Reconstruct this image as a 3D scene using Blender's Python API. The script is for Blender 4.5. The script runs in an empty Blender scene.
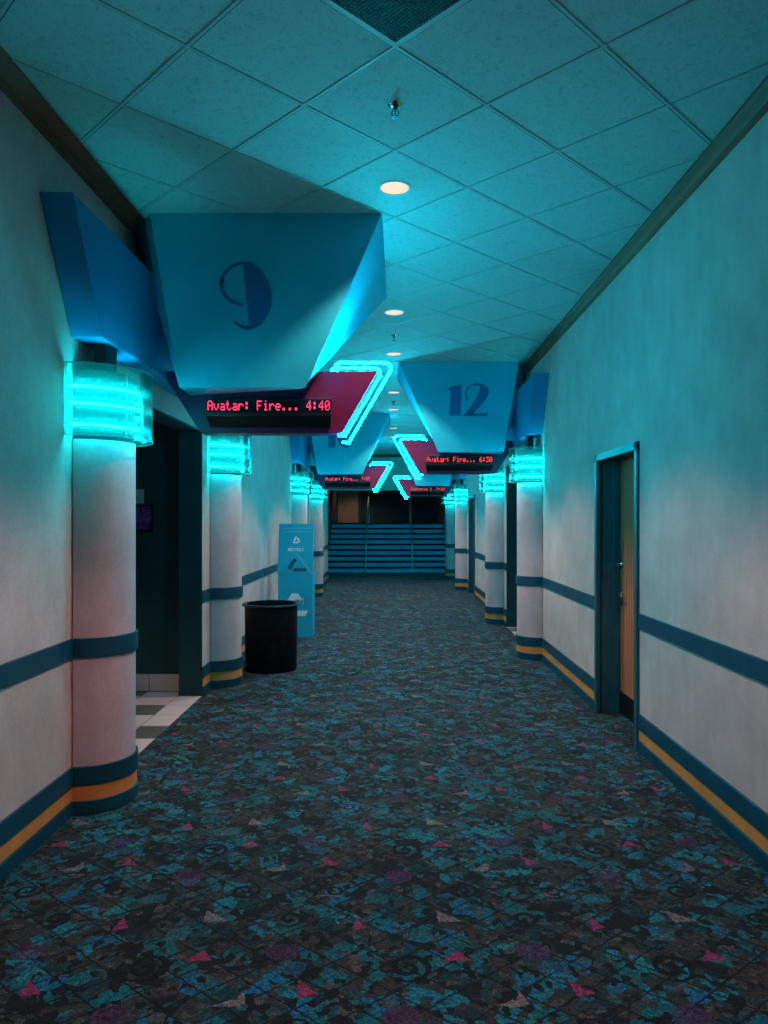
import bpy, bmesh, math, random
from mathutils import Vector, Matrix
random.seed(7)
PI = math.pi
C = bpy.context.scene.collection
SC = bpy.context.scene

# ------------------------------------------------------------------ dimensions (metres)
XL, XR = -1.76, 1.725          # corridor wall faces
H = 3.605                       # ceiling
CAM_Z = 1.61
Y0, YEND = -4.0, 22.0          # corridor behind the camera / header at the stairs
TILE = 0.618
DIAG = TILE * math.sqrt(2)
VY = 3.085                     # a lattice corner of the diagonal ceiling grid on the centre line

# ------------------------------------------------------------------ mesh helpers
def add_box(bm, x0, y0, z0, x1, y1, z1, mi=0):
    v = [bm.verts.new(p) for p in ((x0,y0,z0),(x1,y0,z0),(x1,y1,z0),(x0,y1,z0),(x0,y0,z1),(x1,y0,z1),(x1,y1,z1),(x0,y1,z1))]
    for f in ((0,3,2,1),(4,5,6,7),(0,1,5,4),(1,2,6,5),(2,3,7,6),(3,0,4,7)):
        fc = bm.faces.new([v[i] for i in f]); fc.material_index = mi
    return bm

def add_hull(bm, front, back, mi=0):
    """a closed solid between two matching 3-D polygons"""
    a = [bm.verts.new(p) for p in front]; b = [bm.verts.new(p) for p in back]
    n = len(a)
    fs = [bm.faces.new(a), bm.faces.new(list(reversed(b)))]
    for i in range(n):
        j = (i+1) % n
        fs.append(bm.faces.new((a[i], b[i], b[j], a[j])))
    for f in fs: f.material_index = mi
    return bm

def add_prism_y(bm, poly, y0, y1, mi=0):       # polygon in (x, z) pushed along y
    return add_hull(bm, [(x, y0, z) for x, z in poly], [(x, y1, z) for x, z in poly], mi)

def add_prism_x(bm, poly, x0, x1, mi=0):       # polygon in (y, z) pushed along x
    return add_hull(bm, [(x0, y, z) for y, z in poly], [(x1, y, z) for y, z in poly], mi)

def add_prism_z(bm, poly, z0, z1, mi=0):
    return add_hull(bm, [(x, y, z0) for x, y in poly], [(x, y, z1) for x, y in poly], mi)

def add_tube(bm, pts, r, n=10, mi=0, closed=False):
    pts = [Vector(p) for p in pts]
    rings = []
    m = len(pts)
    up = Vector((0, 0, 1))
    prev = None
    for i, p in enumerate(pts):
        if closed:
            t = pts[(i+1) % m] - pts[i-1]
        else:
            t = pts[min(i+1, m-1)] - pts[max(i-1, 0)]
        t.normalize()
        if prev is None:
            a = t.cross(up)
            if a.length < 1e-3: a = t.cross(Vector((1, 0, 0)))
            a.normalize()
        else:
            a = prev - t * prev.dot(t); a.normalize()
        prev = a
        b = t.cross(a)
        rings.append([bm.verts.new(p + (a*math.cos(2*PI*k/n) + b*math.sin(2*PI*k/n))*r) for k in range(n)])
    rng = range(m if closed else m-1)
    for i in rng:
        A, B = rings[i], rings[(i+1) % m]
        for k in range(n):
            f = bm.faces.new((A[k], A[(k+1)%n], B[(k+1)%n], B[k])); f.smooth = True; f.material_index = mi
    if not closed:
        bm.faces.new(list(reversed(rings[0]))).material_index = mi
        bm.faces.new(rings[-1]).material_index = mi
    return bm

def add_lathe(bm, prof, n=48, c=(0, 0), mi=0, a0=0.0, a1=2*PI, caps=False):
    """profile of (r, z) points turned about a vertical axis; partial turns allowed"""
    full = abs(a1 - a0 - 2*PI) < 1e-6
    cols = []
    cnt = n if full else n + 1
    for k in range(cnt):
        a = a0 + (a1 - a0) * k / n
        cols.append([bm.verts.new((c[0] + r*math.cos(a), c[1] + r*math.sin(a), z)) for r, z in prof])
    for k in range(n):
        A, B = cols[k], cols[(k+1) % cnt]
        for i in range(len(prof)-1):
            try:
                f = bm.faces.new((A[i], B[i], B[i+1], A[i+1])); f.smooth = True; f.material_index = mi
            except ValueError: pass
    if caps and not full:
        bm.faces.new(cols[0]).material_index = mi
        bm.faces.new(list(reversed(cols[-1]))).material_index = mi
    return bm

def half_round(bm, prof, n=40, mi=0, flat=0.006):
    """half turn facing local +x (closed profile (r,z)), back left flat against the wall"""
    start = len(bm.verts)
    add_lathe(bm, prof + [prof[0]], n, (flat, 0), mi, -PI/2, PI/2)
    return bm

def new(): return bmesh.new()

def obj(name, bm, mats, parent=None, loc=(0,0,0), smooth_angle=None, bevel=0.0, bseg=2):
    bmesh.ops.remove_doubles(bm, verts=bm.verts, dist=1e-5)
    bmesh.ops.recalc_face_normals(bm, faces=bm.faces)
    me = bpy.data.meshes.new(name); bm.to_mesh(me); bm.free()
    me.set_sharp_from_angle(angle=math.radians(38))
    if not isinstance(mats, (list, tuple)): mats = [mats]
    for m in mats: me.materials.append(m)
    o = bpy.data.objects.new(name, me); C.objects.link(o)
    o.location = loc
    if parent: o.parent = parent
    if bevel:
        b = o.modifiers.new('bevel', 'BEVEL'); b.width = bevel; b.segments = bseg
        b.limit_method = 'ANGLE'; b.angle_limit = math.radians(35)
    return o

def thing(name, label, cat, loc=(0,0,0), rotz=0.0, group=None):
    o = bpy.data.objects.new(name, None); C.objects.link(o)
    o.empty_display_size = 0.1
    o.location = loc; o.rotation_euler = (0, 0, rotz)
    o['label'] = label; o['category'] = cat
    if group: o['group'] = group
    return o

def struct(name, bm, m, bevel=0.0, label=None):
    o = obj(name, bm, m, bevel=bevel); o['kind'] = 'structure'
    if label: o['label'] = label
    return o

def dup(root, loc, rotz=0.0, label=None):
    r = root.copy(); C.objects.link(r); r.location = loc; r.rotation_euler = (0, 0, rotz)
    if label: r['label'] = label
    for ch in list(root.children):
        c = ch.copy(); C.objects.link(c); c.parent = r
        for g in list(ch.children):
            d = g.copy(); C.objects.link(d); d.parent = c
    return r

# ------------------------------------------------------------------ node helpers
class X:
    """a small arithmetic wrapper over Math nodes"""
    nt = None
    def __init__(s, sock): s.s = sock
    @staticmethod
    def op(kind, *args):
        n = X.nt.nodes.new('ShaderNodeMath'); n.operation = kind
        for i, a in enumerate(args):
            if isinstance(a, X): X.nt.links.new(a.s, n.inputs[i])
            else: n.inputs[i].default_value = float(a)
        return X(n.outputs[0])
    def __add__(a, b): return X.op('ADD', a, b)
    __radd__ = __add__
    def __sub__(a, b): return X.op('SUBTRACT', a, b)
    def __rsub__(a, b): return X.op('SUBTRACT', b, a)
    def __mul__(a, b): return X.op('MULTIPLY', a, b)
    __rmul__ = __mul__
    def __truediv__(a, b): return X.op('DIVIDE', a, b)
    def lt(a, b): return X.op('LESS_THAN', a, b)
    def gt(a, b): return X.op('GREATER_THAN', a, b)
    def absx(a): return X.op('ABSOLUTE', a)

def mix_col(nt, fac, a, b):
    n = nt.nodes.new('ShaderNodeMix'); n.data_type = 'RGBA'
    ins = [i for i in n.inputs if i.type == 'RGBA']
    if isinstance(fac, X): nt.links.new(fac.s, n.inputs[0])
    elif isinstance(fac, (int, float)): n.inputs[0].default_value = fac
    else: nt.links.new(fac, n.inputs[0])
    for sock, v in zip(ins, (a, b)):
        if isinstance(v, (tuple, list)): sock.default_value = tuple(v) + (1,) if len(v) == 3 else v
        else: nt.links.new(v, sock)
    return [o for o in n.outputs if o.type == 'RGBA'][0]

def base_mat(name):
    m = bpy.data.materials.new(name); m.use_nodes = True
    nt = m.node_tree
    return m, nt, nt.nodes['Principled BSDF']

def coords(nt, kind='Object'):
    return nt.nodes.new('ShaderNodeTexCoord').outputs[kind]

def noise(nt, vec, scale, detail=3, rough=0.5, stretch=None, dim='3D'):
    if stretch:
        mp = nt.nodes.new('ShaderNodeMapping'); mp.inputs['Scale'].default_value = stretch
        nt.links.new(vec, mp.inputs['Vector']); vec = mp.outputs[0]
    n = nt.nodes.new('ShaderNodeTexNoise'); n.inputs['Scale'].default_value = scale
    n.inputs['Detail'].default_value = detail; n.inputs['Roughness'].default_value = rough
    nt.links.new(vec, n.inputs['Vector'])
    return n

def ramp(nt, fac, stops, interp='LINEAR'):
    r = nt.nodes.new('ShaderNodeValToRGB'); r.color_ramp.interpolation = interp
    el = r.color_ramp.elements
    while len(el) < len(stops): el.new(0.5)
    for e, (p, c) in zip(el, stops):
        e.position = p; e.color = tuple(c) + (1,)
    nt.links.new(fac, r.inputs[0])
    return r.outputs[0]

def bump(nt, height, bsdf, strength=0.2, dist=0.01):
    b = nt.nodes.new('ShaderNodeBump'); b.inputs['Strength'].default_value = strength
    b.inputs['Distance'].default_value = dist
    nt.links.new(height, b.inputs['Height']); nt.links.new(b.outputs[0], bsdf.inputs['Normal'])

def painted(name, col, rough=0.5, var=0.12, scale=6.0, stretch=None, bmp=0.05, bscale=180, metal=0.0, spec=0.4):
    m, nt, b = base_mat(name)
    v = coords(nt)
    n = noise(nt, v, scale, 4, 0.6, stretch)
    lo = tuple(c*(1-var) for c in col); hi = tuple(min(1, c*(1+var)) for c in col)
    nt.links.new(ramp(nt, n.outputs[0], [(0.3, lo), (0.7, hi)]), b.inputs['Base Color'])
    b.inputs['Roughness'].default_value = rough; b.inputs['Metallic'].default_value = metal
    b.inputs['Specular IOR Level'].default_value = spec
    if bmp:
        n2 = noise(nt, v, bscale, 2)
        bump(nt, n2.outputs[0], b, bmp, 0.003)
    return m

def emit(name, col, strength):
    m = bpy.data.materials.new(name); m.use_nodes = True
    nt = m.node_tree; nt.nodes.clear()
    e = nt.nodes.new('ShaderNodeEmission'); e.inputs[0].default_value = tuple(col) + (1,); e.inputs[1].default_value = strength
    o = nt.nodes.new('ShaderNodeOutputMaterial'); nt.links.new(e.outputs[0], o.inputs[0])
    return m

# ------------------------------------------------------------------ materials
NEON = (0.0035, 0.86, 0.88)
M = {}
def wallpaper(name, col):
    m, nt, b = base_mat(name)
    v = coords(nt)
    n1 = noise(nt, v, 3.0, 5, 0.65)
    n2 = noise(nt, v, 14.0, 4, 0.6, (1, 1, 0.12))
    n3 = noise(nt, v, 160, 2, 0.5, (1, 1, 0.5))
    X.nt = nt
    f = X(n1.outputs[0])*0.50 + X(n2.outputs[0])*0.14 + X(n3.outputs[0])*0.36
    nt.links.new(ramp(nt, f.s, [(0.36, tuple(c*0.8 for c in col)), (0.62, tuple(min(1, c*1.12) for c in col))]), b.inputs['Base Color'])
    b.inputs['Roughness'].default_value = 0.8; b.inputs['Specular IOR Level'].default_value = 0.2
    bump(nt, n3.outputs[0], b, 0.25, 0.004)
    return m
M['wall'] = wallpaper('textured_wall_vinyl', (0.60, 0.535, 0.49))
M['column'] = wallpaper('textured_column_vinyl', (0.60, 0.53, 0.54))
M['blue_trim'] = painted('navy_trim_paint', (0.003, 0.072, 0.115), 0.45, 0.15)
M['orange'] = painted('orange_stripe', (0.72, 0.31, 0.085), 0.6, 0.12)
M['crown'] = painted('brown_crown_wood', (0.26, 0.105, 0.050), 0.55, 0.35, 9, (1, 0.08, 1))
M['sign_blue'] = painted('sign_blue_paint', (0.008, 0.50, 0.68), 0.5, 0.06, 2.0)
M['wing_blue'] = painted('wing_blue_paint', (0.004, 0.26, 0.52), 0.42, 0.06, 2.0)
M['numeral'] = painted('numeral_blue', (0.006, 0.16, 0.40), 0.4, 0.05)
M['maroon'] = painted('magenta_panel_paint', (0.15, 0.004, 0.055), 0.45, 0.08, 2.0)
M['black'] = painted('black_plastic', (0.008, 0.009, 0.011), 0.35, 0.2)
M['can'] = painted('trash_can_plastic', (0.006, 0.009, 0.012), 0.6, 0.5, 12, spec=0.15)
M['screen'] = painted('display_glass', (0.006, 0.010, 0.020), 0.15, 0.1, bmp=0)
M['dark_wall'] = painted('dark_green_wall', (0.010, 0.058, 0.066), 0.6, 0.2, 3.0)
M['end_wall'] = painted('dark_navy_wall', (0.02, 0.035, 0.05), 0.7, 0.2, 3.0)
M['frame'] = painted('teal_door_frame', (0.018, 0.12, 0.15), 0.4, 0.15)
M['chrome'] = painted('satin_chrome', (0.55, 0.55, 0.56), 0.22, 0.05, metal=1.0, bmp=0)
M['steel'] = painted('rail_steel', (0.65, 0.62, 0.58), 0.35, 0.05, metal=0.6, bmp=0)
M['white'] = painted('white_print', (0.75, 0.85, 0.85), 0.6, 0.05)
M['carton'] = painted('blue_carton', (0.004, 0.40, 0.60), 0.6, 0.06, 3.0)
M['carton_line'] = painted('pale_blue_print', (0.12, 0.50, 0.62), 0.6, 0.05)
M['carton_dark'] = painted('dark_print', (0.015, 0.10, 0.22), 0.6, 0.05)
M['riser'] = painted('blue_stair_riser', (0.02, 0.55, 0.88), 0.5, 0.1)
M['tread'] = painted('black_stair_tread', (0.012, 0.012, 0.013), 0.85, 0.3, 40)
M['tile_base'] = painted('white_wall_tile', (0.62, 0.55, 0.52), 0.3, 0.05)
M['grout'] = painted('grey_grout', (0.12, 0.11, 0.11), 0.8, 0.1)
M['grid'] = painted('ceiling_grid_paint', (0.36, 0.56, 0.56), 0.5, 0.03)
M['grid_shade'] = painted('painted_grid_shadow', (0.05, 0.05, 0.05), 0.8, 0.05)
M['vent'] = painted('dark_vent_mesh', (0.03, 0.032, 0.035), 0.6, 0.2)
M['dimmed_shaft_top'] = painted('dimmed_column_top', (0.004, 0.022, 0.024), 0.8, 0.1)
M['notice'] = painted('purple_notice_print', (0.26, 0.04, 0.20), 0.4, 0.9, 22, bmp=0)
M['notice_pale'] = painted('pale_notice_print', (0.5, 0.52, 0.6), 0.4, 0.5, 22, bmp=0)
M['lens'] = emit('warm_lamp_lens', (1.0, 0.80, 0.64), 1.05)
M['neon'] = emit('cyan_neon', (0.0015, 0.78, 0.92), 56.0)
M['neon_edge'] = emit('cyan_edge_neon', (0.0004, 0.74, 1.05), 205.0)
M['led_pink'] = emit('pink_led', (1.0, 0.055, 0.16), 1.5)
M['led_red'] = emit('red_led', (1.0, 0.06, 0.06), 1.5)

def wood(name, a, bcol, stretch):
    m, nt, b = base_mat(name)
    v = coords(nt)
    n = noise(nt, v, 7, 6, 0.65, stretch)
    w = nt.nodes.new('ShaderNodeTexWave'); w.bands_direction = 'Y'; w.inputs['Scale'].default_value = 2.5
    w.inputs['Distortion'].default_value = 5; w.inputs['Detail'].default_value = 3
    mp = nt.nodes.new('ShaderNodeMapping'); mp.inputs['Scale'].default_value = (1, 3, 0.25)
    nt.links.new(v, mp.inputs[0]); nt.links.new(mp.outputs[0], w.inputs[0])
    X.nt = nt
    f = X(n.outputs[0])*0.6 + X(w.outputs['Fac'])*0.4
    nt.links.new(ramp(nt, f.s, [(0.25, a), (0.7, bcol)]), b.inputs['Base Color'])
    b.inputs['Roughness'].default_value = 0.4
    return m
M['wood'] = wood('door_veneer', (0.42, 0.11, 0.045), (0.80, 0.28, 0.13), (1.5, 6, 0.35))
M['wood_far'] = wood('landing_door_veneer', (0.30, 0.16, 0.08), (0.45, 0.26, 0.14), (1.5, 6, 0.35))

def glass_shade():
    m = bpy.data.materials.new('frosted_acrylic'); m.use_nodes = True
    nt = m.node_tree; nt.nodes.clear()
    tr = nt.nodes.new('ShaderNodeBsdfTransparent'); tr.inputs[0].default_value = (0.90, 0.98, 0.97, 1)
    tl = nt.nodes.new('ShaderNodeBsdfTranslucent'); tl.inputs[0].default_value = (0.5, 0.95, 0.84, 1)
    gl = nt.nodes.new('ShaderNodeBsdfGlossy'); gl.inputs['Roughness'].default_value = 0.15
    a = nt.nodes.new('ShaderNodeMixShader'); b = nt.nodes.new('ShaderNodeMixShader')
    a.inputs[0].default_value = 0.065
    nt.links.new(tr.outputs[0], a.inputs[1]); nt.links.new(tl.outputs[0], a.inputs[2])
    fr = nt.nodes.new('ShaderNodeFresnel'); fr.inputs[0].default_value = 1.25
    nt.links.new(fr.outputs[0], b.inputs[0])
    nt.links.new(a.outputs[0], b.inputs[1]); nt.links.new(gl.outputs[0], b.inputs[2])
    o = nt.nodes.new('ShaderNodeOutputMaterial'); nt.links.new(b.outputs[0], o.inputs[0])
    return m
M['shade'] = glass_shade()
def acrylic_edge():
    m = bpy.data.materials.new('acrylic_edge'); m.use_nodes = True
    nt = m.node_tree; nt.nodes.clear()
    tr = nt.nodes.new('ShaderNodeBsdfTransparent'); tr.inputs[0].default_value = (0.85, 0.97, 0.95, 1)
    tl = nt.nodes.new('ShaderNodeBsdfTranslucent'); tl.inputs[0].default_value = (0.6, 0.9, 0.85, 1)
    a = nt.nodes.new('ShaderNodeMixShader'); a.inputs[0].default_value = 0.5
    nt.links.new(tr.outputs[0], a.inputs[1]); nt.links.new(tl.outputs[0], a.inputs[2])
    o = nt.nodes.new('ShaderNodeOutputMaterial'); nt.links.new(a.outputs[0], o.inputs[0])
    return m
M['edge'] = acrylic_edge()

def ceiling_tile():
    m, nt, b = base_mat('acoustic_ceiling_tile')
    v = coords(nt)
    n = noise(nt, v, 120, 3, 0.7); n2 = noise(nt, v, 34, 3, 0.6)
    X.nt = nt
    f = X(n.outputs[0])*0.6 + X(n2.outputs[0])*0.4
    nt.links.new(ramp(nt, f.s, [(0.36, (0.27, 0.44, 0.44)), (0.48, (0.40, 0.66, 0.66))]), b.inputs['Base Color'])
    b.inputs['Roughness'].default_value = 0.9; b.inputs['Specular IOR Level'].default_value = 0.1
    bump(nt, f.s, b, 0.3, 0.004)
    return m
M['ceil'] = ceiling_tile()

def carpet():
    m, nt, b = base_mat('patterned_cinema_carpet')
    v = coords(nt); X.nt = nt
    sep = nt.nodes.new('ShaderNodeSeparateXYZ'); nt.links.new(v, sep.inputs[0])
    # a little hand-drawn wobble for every shape
    wn = noise(nt, v, 28, 2); wob = nt.nodes.new('ShaderNodeSeparateColor'); nt.links.new(wn.outputs['Color'], wob.inputs[0])
    wx = (X(wob.outputs[0]) - 0.5)*0.018; wy = (X(wob.outputs[1]) - 0.5)*0.018
    px = X(sep.outputs[0]) + wx; py = X(sep.outputs[1]) + wy
    P = 0.945
    u = X.op('FRACT', (px - 0.054)/P + 100.25)   # repeat cell, big spiral at (.25, .85)
    w = X.op('FRACT', (py - 3.597)/P + 100.85)
    # ---- ground: broken patches of teal, blue and brown over near-black
    def vor(scale, feat='F1', rand=1.0, rot=0.0, st=(1, 1, 1), warp=0.05):
        wp = noise(nt, v, 9, 3)
        vm = nt.nodes.new('ShaderNodeVectorMath'); vm.operation = 'MULTIPLY_ADD'
        nt.links.new(wp.outputs['Color'], vm.inputs[0]); vm.inputs[1].default_value = (warp, warp, 0)
        nt.links.new(v, vm.inputs[2])
        mp = nt.nodes.new('ShaderNodeMapping'); mp.inputs['Rotation'].default_value = (0, 0, rot); mp.inputs['Scale'].default_value = st
        nt.links.new(vm.outputs[0], mp.inputs[0])
        n = nt.nodes.new('ShaderNodeTexVoronoi'); n.voronoi_dimensions = '2D'; n.inputs['Scale'].default_value = scale
        n.feature = feat; n.inputs['Randomness'].default_value = rand
        nt.links.new(mp.outputs[0], n.inputs['Vector'])
        return n
    v1 = vor(11, rot=0.78, rand=0.8, warp=0.085); s1 = nt.nodes.new('ShaderNodeSeparateColor'); nt.links.new(v1.outputs['Color'], s1.inputs[0])
    ground = ramp(nt, s1.outputs[0], [(0.0, (0.010, 0.013, 0.015)), (0.16, (0.045, 0.041, 0.037)), (0.34, (0.008, 0.045, 0.055)),
                  (0.46, (0.006, 0.135, 0.155)), (0.64, (0.050, 0.046, 0.040)), (0.74, (0.012, 0.018, 0.023)),
                  (0.80, (0.010, 0.19, 0.25)), (0.90, (0.008, 0.14, 0.26)), (0.95, (0.014, 0.21, 0.21))], 'CONSTANT')
    v2 = vor(36, rot=0.5, rand=1.0, warp=0.06); s2 = nt.nodes.new('ShaderNodeSeparateColor'); nt.links.new(v2.outputs['Color'], s2.inputs[0])
    ground2 = ramp(nt, s2.outputs[1], [(0.0, (0.010, 0.012, 0.013)), (0.35, (0.045, 0.040, 0.034)), (0.55, (0.012, 0.07, 0.08)), (0.75, (0.085, 0.08, 0.072)), (0.90, (0.015, 0.12, 0.14))], 'CONSTANT')
    pick = X(s2.outputs[0]).gt(0.55)
    col = mix_col(nt, pick, ground, ground2)
    # brown / teal drift over the repeat
    dn = noise(nt, v, 1.6, 3, 0.6)
    drift = ramp(nt, dn.outputs[0], [(0.42, (0.62, 0.60, 0.58)), (0.58, (0.18, 0.95, 1.1))])
    n = nt.nodes.new('ShaderNodeMix'); n.data_type = 'RGBA'; n.blend_type = 'MULTIPLY'; n.inputs[0].default_value = 0.45
    ii = [i for i in n.inputs if i.type == 'RGBA']; nt.links.new(col, ii[0]); nt.links.new(drift, ii[1])
    col = [o for o in n.outputs if o.type == 'RGBA'][0]
    # dark diagonal lattice
    def lat(sock, per):
        f = X.op('FRACT', sock/per + 100.0); return (f - 0.5).absx().lt(0.032)
    a = X.op('MAXIMUM', lat(px*0.62 + py*0.78, 0.135), lat(px*0.62 - py*0.78, 0.135))
    col = mix_col(nt, a*0.9, col, (0.005, 0.007, 0.008))
    def rel(cu, cv):
        return (u - cu)*P, (w - cv)*P
    def poly(cu, cv, pts, colr, fac=0.85, shrink=0.82):
        """convex polygon, points in metres counter-clockwise"""
        nonlocal col
        x, y = rel(cu, cv); mask = None
        pts = [(a_*shrink, b_*shrink) for a_, b_ in pts]
        k = len(pts)
        for i in range(k):
            (x0, y0), (x1, y1) = pts[i], pts[(i+1) % k]
            t = ((y - y0)*(x1 - x0) - (x - x0)*(y1 - y0)).gt(0.0)
            mask = t if mask is None else mask*t
        col = mix_col(nt, mask*fac, col, colr)
    def disk(cu, cv, r, colr, fac=0.85):
        nonlocal col
        x, y = rel(cu, cv)
        d = X.op('SQRT', x*x + y*y)
        rings = X.op('SINE', d*260.0)*0.28 + 0.72
        col = mix_col(nt, d.lt(r)*rings*fac, col, colr)
    def spiral(cu, cv, R, turns, colr=(0.003, 0.004, 0.005), sgn=1, ph=0.0, thick=0.48):
        nonlocal col
        x, y = rel(cu, cv)
        d = X.op('SQRT', x*x + y*y); th = X.op('ARCTAN2', y, x)
        f = X.op('FRACT', d/R*turns + th*(sgn/(2*PI)) + 10.0 + ph)
        mask = (f - 0.5).absx().lt(thick*0.5)*d.lt(R)
        col = mix_col(nt, mask*0.95, col, colr)
    purple = (0.065, 0.024, 0.085); mag = (0.26, 0.030, 0.115); gray = (0.17, 0.165, 0.165)
    disk(0.75, 0.99-0.03, 0.062, purple); disk(0.22, 0.57, 0.062, purple)
    poly(0.44, 0.92, [(-0.06, -0.035), (0.065, -0.03), (0.0, 0.05)], mag)
    poly(0.87, 0.73, [(-0.02, -0.06), (0.06, -0.045), (-0.035, 0.06)], mag)
    poly(0.05, 0.15, [(-0.03, -0.06), (0.035, -0.03), (-0.015, 0.07)], mag)
    poly(0.62, 0.66, [(-0.075, -0.04), (0.05, -0.045), (0.0, 0.0)], gray)
    poly(0.62, 0.66, [(0.0, -0.035), (0.06, -0.03), (0.035, 0.06)], gray)
    poly(0.42, 0.21, [(-0.045, 0.06), (-0.04, -0.05), (0.085, -0.045)], gray)
    poly(0.90, 0.40, [(-0.05, -0.02), (0.05, -0.03), (0.045, 0.05)], gray, 0.6)
    poly(0.30, 0.08, [(-0.06, -0.06), (0.05, -0.06), (0.07, 0.05), (-0.03, 0.05)], (0.02, 0.20, 0.25), 0.4)
    poly(0.80, 0.85, [(-0.07, -0.04), (0.05, -0.06), (0.08, 0.03), (-0.03, 0.05)], (0.018, 0.15, 0.28), 0.4)
    poly(0.12, 0.36, [(-0.07, -0.05), (0.06, -0.04), (0.05, 0.05), (-0.05, 0.05)], (0.02, 0.18, 0.20), 0.4)
    spiral(0.25, 0.85, 0.088, 1.8)
    spiral(0.51, 0.43, 0.072, 1.7, sgn=-1)
    spiral(0.86, 0.51, 0.050, 1.4); spiral(0.92, 0.42, 0.046, 1.4, sgn=-1, ph=0.5)
    spiral(0.75, 0.19, 0.060, 1.5, ph=0.3)
    # woven fleck: fine yarn grain plus coarser mottling inside every patch
    fl = noise(nt, v, 170, 2, 0.6)
    mo = noise(nt, v, 62, 3, 0.7)
    ff = X(fl.outputs[0])*0.5 + X(mo.outputs[0])*0.5
    fleck = ramp(nt, ff.s, [(0.37, (0.15, 0.16, 0.17)), (0.50, (0.74, 0.74, 0.74)), (0.61, (1.80, 1.74, 1.64))])
    n = nt.nodes.new('ShaderNodeMix'); n.data_type = 'RGBA'; n.blend_type = 'MULTIPLY'; n.inputs[0].default_value = 1.0
    n.clamp_result = False
    ii = [i for i in n.inputs if i.type == 'RGBA']; nt.links.new(col, ii[0]); nt.links.new(fleck, ii[1])
    col = [o for o in n.outputs if o.type == 'RGBA'][0]
    nt.links.new(col, b.inputs['Base Color'])
    b.inputs['Roughness'].default_value = 0.9; b.inputs['Specular IOR Level'].default_value = 0.12
    b.inputs['Sheen Weight'].default_value = 0.17; b.inputs['Sheen Roughness'].default_value = 0.45; b.inputs['Sheen Tint'].default_value = (0.75, 0.72, 0.70, 1)
    bump(nt, fl.outputs[0], b, 0.35, 0.006)
    return m
M['carpet'] = carpet()

def tile_floor():
    m, nt, b = base_mat('alcove_floor_tile')
    v = coords(nt); X.nt = nt
    sep = nt.nodes.new('ShaderNodeSeparateXYZ'); nt.links.new(v, sep.inputs[0])
    T = 0.33
    gx = (X(sep.outputs[0]).absx() + 0.0)/T + 100.0; gy = (X(sep.outputs[1]) - 0.16)/T + 100.0
    fx = X.op('FRACT', gx); fy = X.op('FRACT', gy)
    ix = X.op('FLOOR', gx); iy = X.op('FLOOR', gy)
    grout = X.op('MAXIMUM', fx.lt(0.022), fy.lt(0.022))
    k = X.op('MODULO', iy - ix*2.0 + 1000.0, 4.0)
    dark = (k - 2.0).absx().lt(0.3)
    col = mix_col(nt, dark, (0.66, 0.58, 0.55), (0.10, 0.13, 0.12))
    col = mix_col(nt, grout, col, (0.16, 0.15, 0.145))
    nt.links.new(col, b.inputs['Base Color']); b.inputs['Roughness'].default_value = 0.3
    return m
M['tile'] = tile_floor()

# ------------------------------------------------------------------ layout of the entrances
# (side, near column centre y, far column centre y, sign front y, wedge depth)
ENTR = [(-1, 4.27, 7.305, 4.76, 1.80),
        ( 1, 8.72, 11.70, 9.20, 1.15),
        (-1, 12.97, 15.85, 13.58, 1.25),
        ( 1, 17.40, 20.70, 18.0, 1.20)]
def wx(s): return XL if s < 0 else XR
OPEN = {-1: [], 1: []}
for s, ya, yb, yf, wd in ENTR: OPEN[s].append((ya + 0.53, yb - 0.52))
DOORS = [(5.145, 6.215), (15.45, 16.60)]       # door frames (outer) on the right wall
DOOR_TOP = 2.165
HEAD = 2.447
TH = 0.21                                      # wall thickness at the openings

# ------------------------------------------------------------------ room shell
bm = new(); add_box(bm, XL, Y0, -0.1, XR, 20.0, 0.0); add_box(bm, -2.1, 20.0, -0.1, XR, 23.02, 0.0)
# carpet runs into the door recesses
for y0, y1 in DOORS: add_box(bm, XR, y0, -0.1, XR + 0.3, y1, 0.0)
struct('floor', bm, M['carpet'])

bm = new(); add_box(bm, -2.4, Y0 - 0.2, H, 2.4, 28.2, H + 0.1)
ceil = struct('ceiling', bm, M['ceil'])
# exposed grid of the diagonal ceiling: slim tees, each with its shadow painted as a dark strip on one side
bm = new()
def clip_seg(px, py, dx, dy, x0, x1, ya, yb):
    t0, t1 = -1e9, 1e9
    for p, d, a, b_ in ((px, dx, x0, x1), (py, dy, ya, yb)):
        ta, tb = (a - p)/d, (b_ - p)/d
        if ta > tb: ta, tb = tb, ta
        t0, t1 = max(t0, ta), min(t1, tb)
    return (t0, t1) if t1 - t0 > 0.02 else None
q = math.sqrt(0.5)
for sx in (1, -1):
    for k in range(-12, 32):
        cy = VY + k*DIAG
        r = clip_seg(0.01, cy, sx*q, q, XL, XR, Y0, YEND - 0.1)
        if not r: continue
        d = Vector((sx*q, q, 0)); n = Vector((q, -sx*q, 0))
        if n.y > 0: n = -n
        A = Vector((0.01, cy, 0)) + d*r[0]; B = Vector((0.01, cy, 0)) + d*r[1]
        hw = 0.0075; zl = H - (0.0045 if sx > 0 else 0.0052)
        add_hull(bm, [(A - n*hw).to_tuple()[:2] + (zl,), (B - n*hw).to_tuple()[:2] + (zl,), (B + n*hw).to_tuple()[:2] + (zl,), (A + n*hw).to_tuple()[:2] + (zl,)],
                     [(A - n*hw).to_tuple()[:2] + (H,), (B - n*hw).to_tuple()[:2] + (H,), (B + n*hw).to_tuple()[:2] + (H,), (A + n*hw).to_tuple()[:2] + (H,)], 0)
        e0, e1 = hw, hw + 0.006; zl = H - 0.0015
        P4 = [A - n*e1, B - n*e1, B - n*e0, A - n*e0]
        add_hull(bm, [(p.x, p.y, zl) for p in P4], [(p.x, p.y, H) for p in P4], 1)
obj('ceiling_grid', bm, [M['grid'], M['grid_shade']], ceil)

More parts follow.
